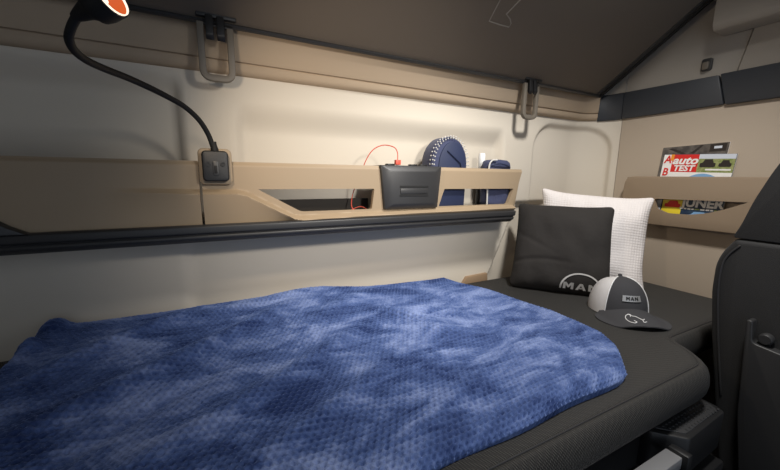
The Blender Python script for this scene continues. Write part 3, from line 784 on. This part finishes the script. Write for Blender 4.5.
# logo on the black pillow: arc over three letters
LETTERS = {'M': [[(0, 0), (.25, 0), (.25, 1), (0, 1)], [(.25, .62), (.25, 1), (.30, 1), (.5, .60), (.5, .20), (.42, .25)], [(.75, .62), (.75, 1), (.70, 1), (.5, .60), (.5, .20), (.58, .25)], [(.75, 0), (1, 0), (1, 1), (.75, 1)]],
           'A': [[(0, 0), (.26, 0), (.5, .72), (.5, 1), (.36, 1)], [(1, 0), (.74, 0), (.5, .72), (.5, 1), (.64, 1)], [(.34, .18), (.66, .18), (.60, .38), (.40, .38)]],
           'N': [[(0, 0), (.25, 0), (.25, 1), (0, 1)], [(.25, .62), (.25, 1), (.75, .38), (.75, 0)], [(.75, 0), (1, 0), (1, 1), (.75, 1)]]}
def man_faces(width, height, put):
    V = []; F = []
    for k_, ch in enumerate('MAN'):
        for poly in LETTERS[ch]:
            b0 = len(V); cw = width / 3.4
            V += [put(-width / 2 + (k_ * 1.2 + a) * cw, b * height) for a, b in poly]; F.append(tuple(range(b0, len(V))))
    return V, F
def pillow_logo(uc, vc, s):
    def put(a, b, off=.004): return tuple(sb(np.array([uc + a / .37]), np.array([vc + b / .345]), 1.0, off)[0])
    V, F = man_faces(.130 * s, .023 * s, put)
    MB().add(V, F).make('printed_letters', M['logo'], tb)
    V = []
    for i in range(41):
        a = R(-3 + 186 * i / 40)
        for q in (1.0, .91): V.append(put(.078 * s * q * math.cos(a), .060 * s * q * math.sin(a) + .002, .0032))
    MB().add(V, [(2 * i, 2 * i + 1, 2 * i + 3, 2 * i + 2) for i in range(40)]).make('printed_arc', M['logo'], tb)
pillow_logo(.705, .036, .94)

# ------------------------------------------------------------------ cap
CC = Vector((1.196, .628, HB)); fa_ = R(236); CR, CH = .086, .112
t = thing('baseball_cap', tuple(CC), 'grey and white baseball cap with curved brim lying beside the pillows', 'cap')
def crown(th, ph, off=0.0):
    """th: angle from the front, ph: 0 rim .. 1 top"""
    e = math.sin(ph * math.pi / 2); rr_ = math.cos(ph * math.pi / 2) ** .72
    r = (CR + off) * rr_ * (1 + .06 * math.cos(th))
    hgt = (CH * (1 + .05 * math.cos(th))) * e ** 1.0
    a = fa_ + th
    return Vector((CC.x + r * math.cos(a), CC.y + r * math.sin(a), HB + .004 + hgt + off * e))
def crown_part(name, m, t0, t1, parent, n=24, nz=14, inner=.003):
    V = []; F = []
    for s_ in (0.0, -inner):
        for i in range(n + 1):
            for j in range(nz + 1): V.append(crown(t0 + (t1 - t0) * i / n, j / nz * .995, s_))
    m1 = (n + 1) * (nz + 1)
    for i in range(n):
        for j in range(nz):
            a = i * (nz + 1) + j; b = a + nz + 1
            F += [(a, b, b + 1, a + 1), (m1 + a + 1, m1 + b + 1, m1 + b, m1 + a)]
    for j in range(nz):
        for a in (j, n * (nz + 1) + j): F.append((a, a + 1, m1 + a + 1, m1 + a))
    for i in range(n):
        a = i * (nz + 1); b = a + nz + 1; F.append((a, m1 + a, m1 + b, b))
    return build(name, V, F, m, parent, smooth=60)
W0 = R(47)
crown_part('front_panel', M['capdark'], -W0, W0, t)
crown_part('mesh_back', M['capwhite'], W0, 2 * math.pi - W0, t)
for sg in (-1, 1): MB().tube([crown(sg * W0, j / 14, .001) for j in range(14)], .0016, 6).make('piping', M['white'], t)
MB().lathe([(.0, .004), (.005, .003), (.0065, 0), (.006, -.003)], crown(0, 1, 0) + Vector((0, 0, .001)), (0, 0, 1), 14).make('top_button', M['capdark'], t)
def brim(u, v, h=0.0):
    """u -1..1 across, v 0 crown .. 1 front edge"""
    th = u * R(60)
    r0 = CR * (1 + .06 * math.cos(th)); ln = .082 * math.sqrt(max(0, 1 - abs(u) ** 2.4))
    r = r0 - .003 + ln * v
    # straightens towards the front so that the brim is a peak, arched across
    lat = r * math.sin(th); fwd = r * math.cos(th) + ln * v * .10
    z = HB + .034 - .62 * lat * lat / .09 * .62 - v * (.006 + .012 * (1 - abs(u)))
    z = max(z, HB + .0015)
    a = fa_
    return Vector((CC.x + fwd * math.cos(a) - lat * math.sin(a), CC.y + fwd * math.sin(a) + lat * math.cos(a), z + h))
V = []; F = []; nu_, nv_ = 32, 8
for h in (0, .0035):
    for i in range(nu_ + 1):
        for j in range(nv_ + 1): V.append(brim(-1 + 2 * i / nu_, j / nv_, h))
m1 = (nu_ + 1) * (nv_ + 1)
for i in range(nu_):
    for j in range(nv_):
        a = i * (nv_ + 1) + j; b = a + nv_ + 1
        F += [(a + 1, b + 1, b, a), (m1 + a, m1 + b, m1 + b + 1, m1 + a + 1)]
    a = i * (nv_ + 1) + nv_; b = a + nv_ + 1; F.append((a, b, m1 + b, m1 + a))
br = build('brim', V, F, M['capdark'], t, smooth=60)
# badge with letters
def on_crown(a, b, off): return crown(a / CR, b / (CH * 1.35), off)
V = []; F = []; nb = 10
for off in (.0008, .003):
    for i in range(nb + 1):
        for zb_ in (.046, .063): V.append(on_crown(-.028 + .056 * i / nb, zb_, off))
k = 2 * (nb + 1)
F = [(k + 2 * i, k + 2 * i + 2, k + 2 * i + 3, k + 2 * i + 1) for i in range(nb)] + [(2 * i, 2 * i + 2, k + 2 * i + 2, k + 2 * i) for i in range(nb)] + [(2 * i + 1, 2 * i + 3, k + 2 * i + 3, k + 2 * i + 1) for i in range(nb)] + [(0, 1, k + 1, k), (2 * nb, 2 * nb + 1, k + 2 * nb + 1, k + 2 * nb)]
bd = build('badge', V, F, M['badge'], t)
V, F = man_faces(.036, .0095, lambda a, b: on_crown(a, .0498 + b, .0038))
MB().add(V, F).make('badge_letters', M['rubber'], bd)
# outlined animal emblem on the brim
def on_brim(a, b): return brim(a, b, .0048)
for ln_ in ([(-.10, .86), (-.20, .78), (-.27, .62), (-.25, .45), (-.15, .36), (-.08, .40), (-.12, .50)], [(-.15, .36), (-.04, .46), (.06, .50), (.18, .66), (.26, .62)], [(.18, .66), (.16, .80), (.25, .76)], [(-.10, .86), (-.03, .80), (-.08, .72)]):
    MB().tube(spline([on_brim(a * .62 - .12, b) for a, b in ln_], 5), .0011, 6).make('stitched_emblem', M['white'], br)

# ------------------------------------------------------------------ front seat at the right edge
t = thing('driver_seat', (1.42, .2, ZF), 'black truck seat seen from its side at the right edge', 'seat')
X0, X1 = 1.20, 1.62
low = roundpoly([(.366, -.150), (.388, -.19), (.397, -.225), (.396, -.30), (.380, -.42), (.350, -.60), (.315, -.80), (.05, -.80), (.02, -.55), (.03, -.30), (.06, -.15)], [.01, .02, .02, .02, .02, .02, .03, .03, .05, .05, .03])
MB().prism(low, lambda p: (X0, p[0], p[1]), lambda p: (X1, p[0], p[1])).make('lower_backrest', M['seat'], t, bevel=.016, seg=4)
upp = roundpoly([(.372, -.148), (.360, -.115), (.345, -.050), (.322, .020), (.295, .085), (.260, .15), (.20, .20), (.08, .20), (.03, .10), (.03, -.10), (.06, -.148)], [.01, .02, .02, .02, .02, .03, .05, .04, .05, .03, .02])
MB().prism(upp, lambda p: (X0 + .004, p[0], p[1]), lambda p: (X1 - .004, p[0], p[1])).make('upper_backrest', M['seat'], t, bevel=.016, seg=4)
MB().ribbon(spline([(X0 - .0015, .352, -.165), (X0 - .0015, .372, -.195), (X0 - .0015, .380, -.23), (X0 - .0015, .378, -.30), (X0 - .0015, .362, -.42), (X0 - .0015, .335, -.58)], 5), (1, 0, 0), .004, .003).make('side_piping', M['dgrey'], t, bevel=.001)
rc = MB().prism(roundpoly([(.3085, -.345), (.297, -.345), (.291, -.40), (.14, -.42), (.12, -.80), (.262, -.80), (.292, -.60)], [.006, .006, .01, .03, .02, .02, .02]), lambda p: (X0 - .028, p[0], p[1]), lambda p: (X0 + .006, p[0], p[1])).make('recliner_cover', M['seatp'], t, bevel=.008, seg=3)
MB().lathe([(.014, 0), (.014, .014), (.011, .018), (0, .018)], (X0 - .004, .272, -.385), (-1, 0, 0), 18).make('recliner_knob', M['seatp'], t)
MB().prism(roundpoly([(.37, -1.0), (.37, -.78), (.02, -.78), (-.10, -1.0)], .02), lambda p: (X0 + .02, p[0], p[1]), lambda p: (X1 - .02, p[0], p[1])).make('seat_base', M['black'], t, bevel=.01)
MB().prism(roundpoly([(.10, -.62), (.10, -.80), (-.40, -.80), (-.40, -.66)], .04), lambda p: (X0 + .01, p[0], p[1]), lambda p: (X1 - .01, p[0], p[1])).make('seat_cushion', M['seat'], t, bevel=.02, seg=4)
MB().box((X0 + .06, -.30, ZF), (X1 - .06, .30, -.98)).make('pedestal', M['black'], t, bevel=.01)

# ------------------------------------------------------------------ light
def look(o, target):
    o.rotation_euler = (Vector(target) - o.location).to_track_quat('-Z', 'Y').to_euler()
def area(name, loc, target, size, energy, col, sy=None):
    l = bpy.data.lights.new(name, 'AREA'); l.energy = energy; l.size = size; l.color = col
    if sy: l.shape = 'RECTANGLE'; l.size_y = sy
    o = bpy.data.objects.new(name, l); COL.objects.link(o); o.location = (loc[0], loc[1], loc[2] + ZO)
    look(o, (target[0], target[1], target[2] + ZO)); return o
def spot(name, loc, target, energy, col, ang, blend, rad):
    l = bpy.data.lights.new(name, 'SPOT'); l.energy = energy; l.color = col; l.spot_size = R(ang); l.spot_blend = blend; l.shadow_soft_size = rad
    o = bpy.data.objects.new(name, l); COL.objects.link(o); o.location = (loc[0], loc[1], loc[2] + ZO)
    look(o, (target[0], target[1], target[2] + ZO)); return o
spot('near_camera_key', (.55, -.12, .36), (.50, 1.05, -.07), 40, (1, .94, .86), 66, 1.0, .06)  # unseen lamp added near the camera, aimed to brighten the middle of the rear wall
LB = LAMP_POS + Vector((.80, .42, -.25)).normalized() * .05
spot('lamp_beam', tuple(LB), tuple(LB + Vector((.80, .42, -.25))), 6, (1, .82, .62), 130, .8, .02)
spot('ceiling_light', (.80, .22, .98), (1.02, .75, -.3), 80, (1, .97, .93), 100, .8, .08)
w = bpy.data.worlds.new('world'); SC.world = w; w.use_nodes = True
w.node_tree.nodes['Background'].inputs['Color'].default_value = (.75, .85, 1, 1)
w.node_tree.nodes['Background'].inputs['Strength'].default_value = .58

SC.view_settings.view_transform = 'Standard'; SC.view_settings.look = 'None'
SC.view_settings.exposure = 0.0; SC.view_settings.gamma = 1.0; SC.view_settings.use_curve_mapping = False
